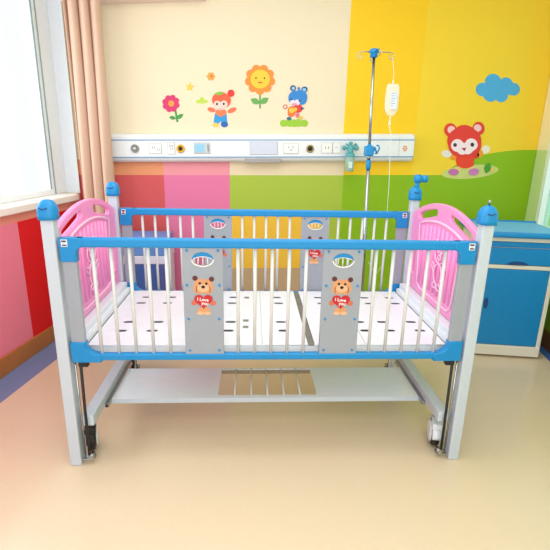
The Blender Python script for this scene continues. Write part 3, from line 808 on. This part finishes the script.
b = MB(); b.box(-.010, .026, -.0140, -.0122, -hb_*.80, -hb_*.25); lb = b.build('bag_label', mat('bag_label_white', (216, 224, 236), .5), bag)
b = MB()
for k, wd in enumerate((.9, .8, .95, .6, .8, .5)):
    zz_ = -hb_*(.30+.08*k); b.box(-.006, -.006+.028*wd, -.0146, -.0139, zz_-.0012, zz_+.0012)
b.build('label_print', mat('label_ink', (120, 140, 170), .5), lb)
b = MB(); b.lathe([(.005, 0), (.0045, -.018), (.003, -.022)], (0, 0, -hb_), 'Z', 12); b.lathe([(.003, -.022), (.006, -.026), (.006, -.052), (.003, -.058)], (0, 0, -hb_), 'Z', 12); b.build('drip_chamber', CLR, bag)
pts = [(0, 0, -hb_-.055)]
for px, py in ((391, 135), (389.8, 160), (389, 185), (387.5, 205), (386.5, 225), (386, 245), (384, 262)):
    p = at(px, py, IY); pts.append((p.x-pt.x, 0, p.z-pt.z))
p = at(376, 275, IY); pts += [(p.x-pt.x, 0, p.z-pt.z), (at(368.5, 262, IY).x-pt.x, 0, at(368, 262, IY).z-pt.z)]
MB().tube(pts, .0016, 6).build('drip_tube', mat('clear_tube', (244, 244, 232), .2), bag)

# ------------------------------------------------------------------ wall stickers
def pol(pts): return pts
def sticker(name, label, px, py, pieces, group='cartoon stickers on the back wall'):
    c = at(px, py, WY); e = thing(name, label, 'wall sticker', (c.x, WY, c.z), 0, group)
    for (nm, loop, rgb, layer) in pieces:
        d1 = -.0008*(layer-1)-.0004; d0 = d1-.0008
        lp = []
        for (x, y) in loop:
            p = at(x, y, WY); lp.append((p.x-c.x, p.z-c.z))
        m = mat('sticker_%02x%02x%02x' % rgb, rgb, .5, noise=.02)
        shape(nm, [lp], d0, d1, m, e)
    return e
def petals(cx, cy, n, d, r, a0=0): return [(cx+d*math.cos(a0+2*PI*k/n), cy+d*math.sin(a0+2*PI*k/n), r) for k in range(n)]
def leaf(x0, y0, x1, y1, w):
    dx, dy = x1-x0, y1-y0; L = math.hypot(dx, dy); nx, ny = -dy/L, dx/L; n = 10
    a = [(x0+dx*i/n+nx*w*math.sin(PI*i/n), y0+dy*i/n+ny*w*math.sin(PI*i/n)) for i in range(n+1)]
    return a+[(x0+dx*i/n-nx*w*math.sin(PI*i/n), y0+dy*i/n-ny*w*math.sin(PI*i/n)) for i in range(n-1, 0, -1)]
def bar(x0, y0, x1, y1, w):
    dx, dy = x1-x0, y1-y0; L = math.hypot(dx, dy); nx, ny = -dy/L*w/2, dx/L*w/2
    return [(x0+nx, y0+ny), (x1+nx, y1+ny), (x1-nx, y1-ny), (x0-nx, y0-ny)]
MAG, OR2, GRN = (212, 40, 104), (248, 150, 50), (62, 150, 62)
sticker('flower_sticker', 'magenta flower wall sticker with orange centre above the console', 171, 104, [
    ('stem', bar(175, 108, 177.5, 122, 2), GRN, 1), ('leaf', leaf(176, 118.5, 169, 117, 1.9), GRN, 2), ('leaf', leaf(176, 119, 183.5, 114, 2.1), GRN, 2),
    ('petals', union((171, 103.5), petals(171, 103.5, 8, 6, 2.9, .3)+[(171, 103.5, 5.5)]), MAG, 3), ('center', ell(171.3, 103.5, 3.1, 3.1), OR2, 4)])
sticker('star_sticker', 'small yellow star wall sticker beside the magenta flower', 190, 87, [
    ('star', [(190+(4.9 if k % 2 == 0 else 2.4)*math.sin(k*PI/5+.1), 87-(4.9 if k % 2 == 0 else 2.4)*math.cos(k*PI/5+.1)) for k in range(10)], (246, 200, 70), 1)])
sticker('flower_sticker', 'tiny orange flower wall sticker above the tomato headed figure', 211, 76.5, [
    ('petals', union((211, 76.5), petals(211, 76.5, 6, 2.6, 1.7)+[(211, 76.5, 2.4)]), (240, 160, 60), 1), ('center', ell(211.6, 76.3, 1.5, 1.5), (200, 120, 60), 2)])
sticker('leaf_sticker', 'tiny lime green leaf sprig wall sticker', 202, 100.5, [
    ('leaf', union((202, 102), [(198, 101.5, 2.0), (202, 99.5, 2.4), (206, 101.5, 1.8), (202, 102, 2)]), (186, 212, 70), 1)])
ORN, SKN = (236, 88, 48), (250, 206, 196)
sticker('figure_sticker', 'small orange headed figure in blue shorts with raised arms', 223, 108, [
    ('arm', ell(211.5, 109.8, 4.2, 2.3, .3), (240, 110, 74), 1), ('arm', ell(232, 110.3, 4.8, 2.4, -.4), (240, 110, 74), 1),
    ('shorts', [(215, 113), (226.5, 113), (227.3, 123), (221.6, 123.5), (220.5, 121), (219, 123.5), (213.6, 122.5)], (30, 150, 214), 2),
    ('shirt', union((221, 113), [(218.5, 112.5, 3), (223.5, 112.5, 3), (221, 114.3, 2.6)]), (238, 120, 70), 3),
    ('shoe', ell(215.7, 125, 3.1, 2.1), (232, 196, 80), 3), ('shoe', ell(224.5, 124.4, 3.6, 2.9), (20, 92, 170), 3),
    ('head', union((221.5, 101), [(219, 100, 7), (224, 100.5, 7), (221.5, 98, 6)]), ORN, 4), ('bobble', ell(231, 93.3, 3.5, 3.6), (222, 34, 30), 5),
    ('leaf', leaf(214.3, 94, 224.3, 93, 1.7), (130, 180, 60), 6), ('face', union((220.5, 105), [(217.3, 104.4, 3.6), (224, 104.2, 3.6), (220.5, 106.3, 4)]), SKN, 5),
    ('eye', ell(217, 104, 1.1, 1.3), (50, 30, 40), 6), ('eye', ell(223.8, 103.9, 1.1, 1.3), (50, 30, 40), 6), ('mouth', ell(220.6, 109, 1.4, .5), (220, 120, 110), 6)])
sticker('sunflower_sticker', 'large orange sunflower wall sticker with a smiling yellow face', 260, 79, [
    ('stem', bar(260, 92, 260, 108.5, 1.6), (80, 150, 70), 1), ('leaf', leaf(260, 103.5, 250.5, 99, 3), (96, 166, 76), 2), ('leaf', leaf(260, 103.5, 268.5, 98, 3), (96, 166, 76), 2),
    ('petals', union((260, 79.5), petals(260, 79.5, 9, 10.8, 4.4, PI/2)+[(260, 79.5, 11)]), (244, 138, 36), 3), ('face', ell(260.2, 79.2, 9.6, 9.4), (252, 196, 40), 4),
    ('eye', ell(256, 78, .8, 1), (90, 60, 40), 5), ('eye', ell(264.5, 78.3, .8, 1), (90, 60, 40), 5),
    ('mouth', ell(260.2, 82, 2.6, 1.5, 0, 10, 0, PI), (200, 90, 40), 5)])
BLU = (30, 128, 206)
sticker('figure_sticker', 'small blue bear figure in red shirt standing on green mound', 294, 106, [
    ('mound', union((294, 123.3), [(283.5, 123.3, 3.6), (304.5, 123.3, 3.6), (290, 123, 3.9), (298, 123, 3.9), (294, 123.3, 3.9)], 128), (150, 194, 40), 1),
    ('shoe', ell(289, 118.6, 2.4, 1.7), (20, 110, 130), 3), ('shoe', ell(300.5, 117.8, 2.3, 1.7), (220, 190, 60), 3), ('leg', ell(297.5, 115.5, 2.2, 2.4), (226, 110, 130), 2),
    ('body', union((295.5, 109), [(292, 110.5, 4.2), (298, 108.5, 4.4), (291, 113.5, 3.4)]), (224, 46, 44), 2), ('trousers', ell(291.5, 113.5, 3.8, 3), (236, 110, 40), 3),
    ('scarf', union((293, 109.5), [(291.5, 110.3, 2.8), (295.2, 109.5, 2)]), (246, 190, 50), 4), ('arm', ell(302.5, 108.5, 1.7, 1.1), (90, 120, 190), 2),
    ('badge', ell(285.3, 106.8, 2.3, 2.4), (206, 96, 84), 2), ('badge_center', ell(285.3, 106.8, 1.2, 1.3), (246, 214, 200), 3),
    ('ear', ell(293, 88.2, 3.0, 3.0), (20, 70, 130), 3), ('inner_ear', ell(293.3, 88.4, 1.7, 1.7), (150, 190, 220), 4), ('ear', ell(304.4, 89.6, 3.3, 3.0, -.5), (20, 70, 130), 3), ('inner_ear', ell(304.2, 89.8, 2.0, 1.8), (130, 190, 236), 4),
    ('head', union((298, 98), [(295.5, 98, 7.2), (300.5, 97, 6.8), (301.5, 99.5, 5.3)]), BLU, 5), ('tuft', leaf(298.5, 91, 299, 86.5, 1.3), BLU, 4),
    ('muzzle', union((295, 102.4), [(292.5, 102.4, 2.5), (297, 102.5, 2.9)]), (228, 214, 232), 6), ('cheek', ell(294.5, 104.4, 3, 1.2), (240, 150, 170), 7),
    ('eye', ell(291.5, 99.3, .9, 1.1), (20, 30, 80), 6), ('eye', ell(299.6, 101, .9, 1.1), (20, 30, 80), 6)])
CLD = [(482.5, 89.5, 6.8), (493, 82, 8.2), (506, 84, 6.6), (513.5, 89.3, 6.4), (490.5, 94.5, 7.3), (501, 95, 7.2), (497, 89, 8)]
sticker('cloud_sticker', 'sky blue puffy cloud on the yellow wall', 497, 89, [('cloud', union((497, 89), CLD, 140), (74, 168, 220), 1)])
RD = (228, 52, 38); PK = (248, 196, 196)
sticker('bear_sticker', 'large red bear sticker with white mittens on yellow wall', 464, 148, [
    ('mound', ell(470, 171.8, 28.5, 6.8, -.09), (206, 210, 120), 1),
    ('mitten', ell(446.5, 153.8, 5.2, 3.6, .2), (236, 226, 214), 2), ('mitten', ell(485.5, 149.5, 4.6, 4, -.6), (240, 228, 206), 2),
    ('sleeve', ell(453.5, 157.2, 3.6, 2.9, -.3), (246, 150, 30), 3), ('sleeve', ell(480, 154, 2.8, 4.0, .3), (246, 150, 30), 3),
    ('collar', ell(475, 155, 4, 3.6), (226, 44, 34), 3),
    ('leg', ell(457.5, 169, 3.6, 2.6), (240, 200, 120), 2), ('leg', ell(471.5, 169, 3.6, 2.6), (240, 200, 120), 2),
    ('body', [(457, 155), (473, 155), (474, 160), (473.5, 165.5), (470, 167.5), (465, 168.6), (460, 167.5), (456.5, 165), (455.5, 160)], (238, 60, 24), 4),
    ('shoe', ell(453.3, 172, 5.2, 3.3), (196, 110, 170), 5), ('shoe', ell(473.5, 171.8, 5.3, 3.5, -.15), (204, 122, 182), 5),
    ('ear', ell(450.2, 130, 6.2, 6.8), RD, 5), ('inner_ear', ell(451, 129.8, 3.8, 3.8, -.5), PK, 6), ('ear', ell(478.3, 128.6, 6, 6.8), RD, 5), ('inner_ear', ell(477.3, 128, 3.8, 3.6, .6), PK, 6),
    ('head', union((464, 139), [(460, 141, 13), (468, 141, 13), (464, 138, 13), (460, 145, 12), (469, 144.5, 12)]), RD, 7),
    ('face', union((464, 147), [(457, 145.5, 6.3), (470.8, 144.8, 6.3), (462, 148.6, 6), (467, 148.3, 6)]), (250, 226, 230), 8),
    ('eye', ell(454.6, 145, 1.8, 1.9), (70, 34, 60), 9), ('eye', ell(471.8, 144.7, 1.8, 2.1), (40, 24, 44), 9),
    ('nose', [(461, 148), (466, 147.6), (464, 151.3)], (170, 50, 60), 9),
    ('leaf', leaf(485.5, 173.5, 489, 162.5, 3.4), (70, 150, 40), 6), ('petal', ell(491.8, 170, 1.8, 2), (240, 200, 80), 6)])
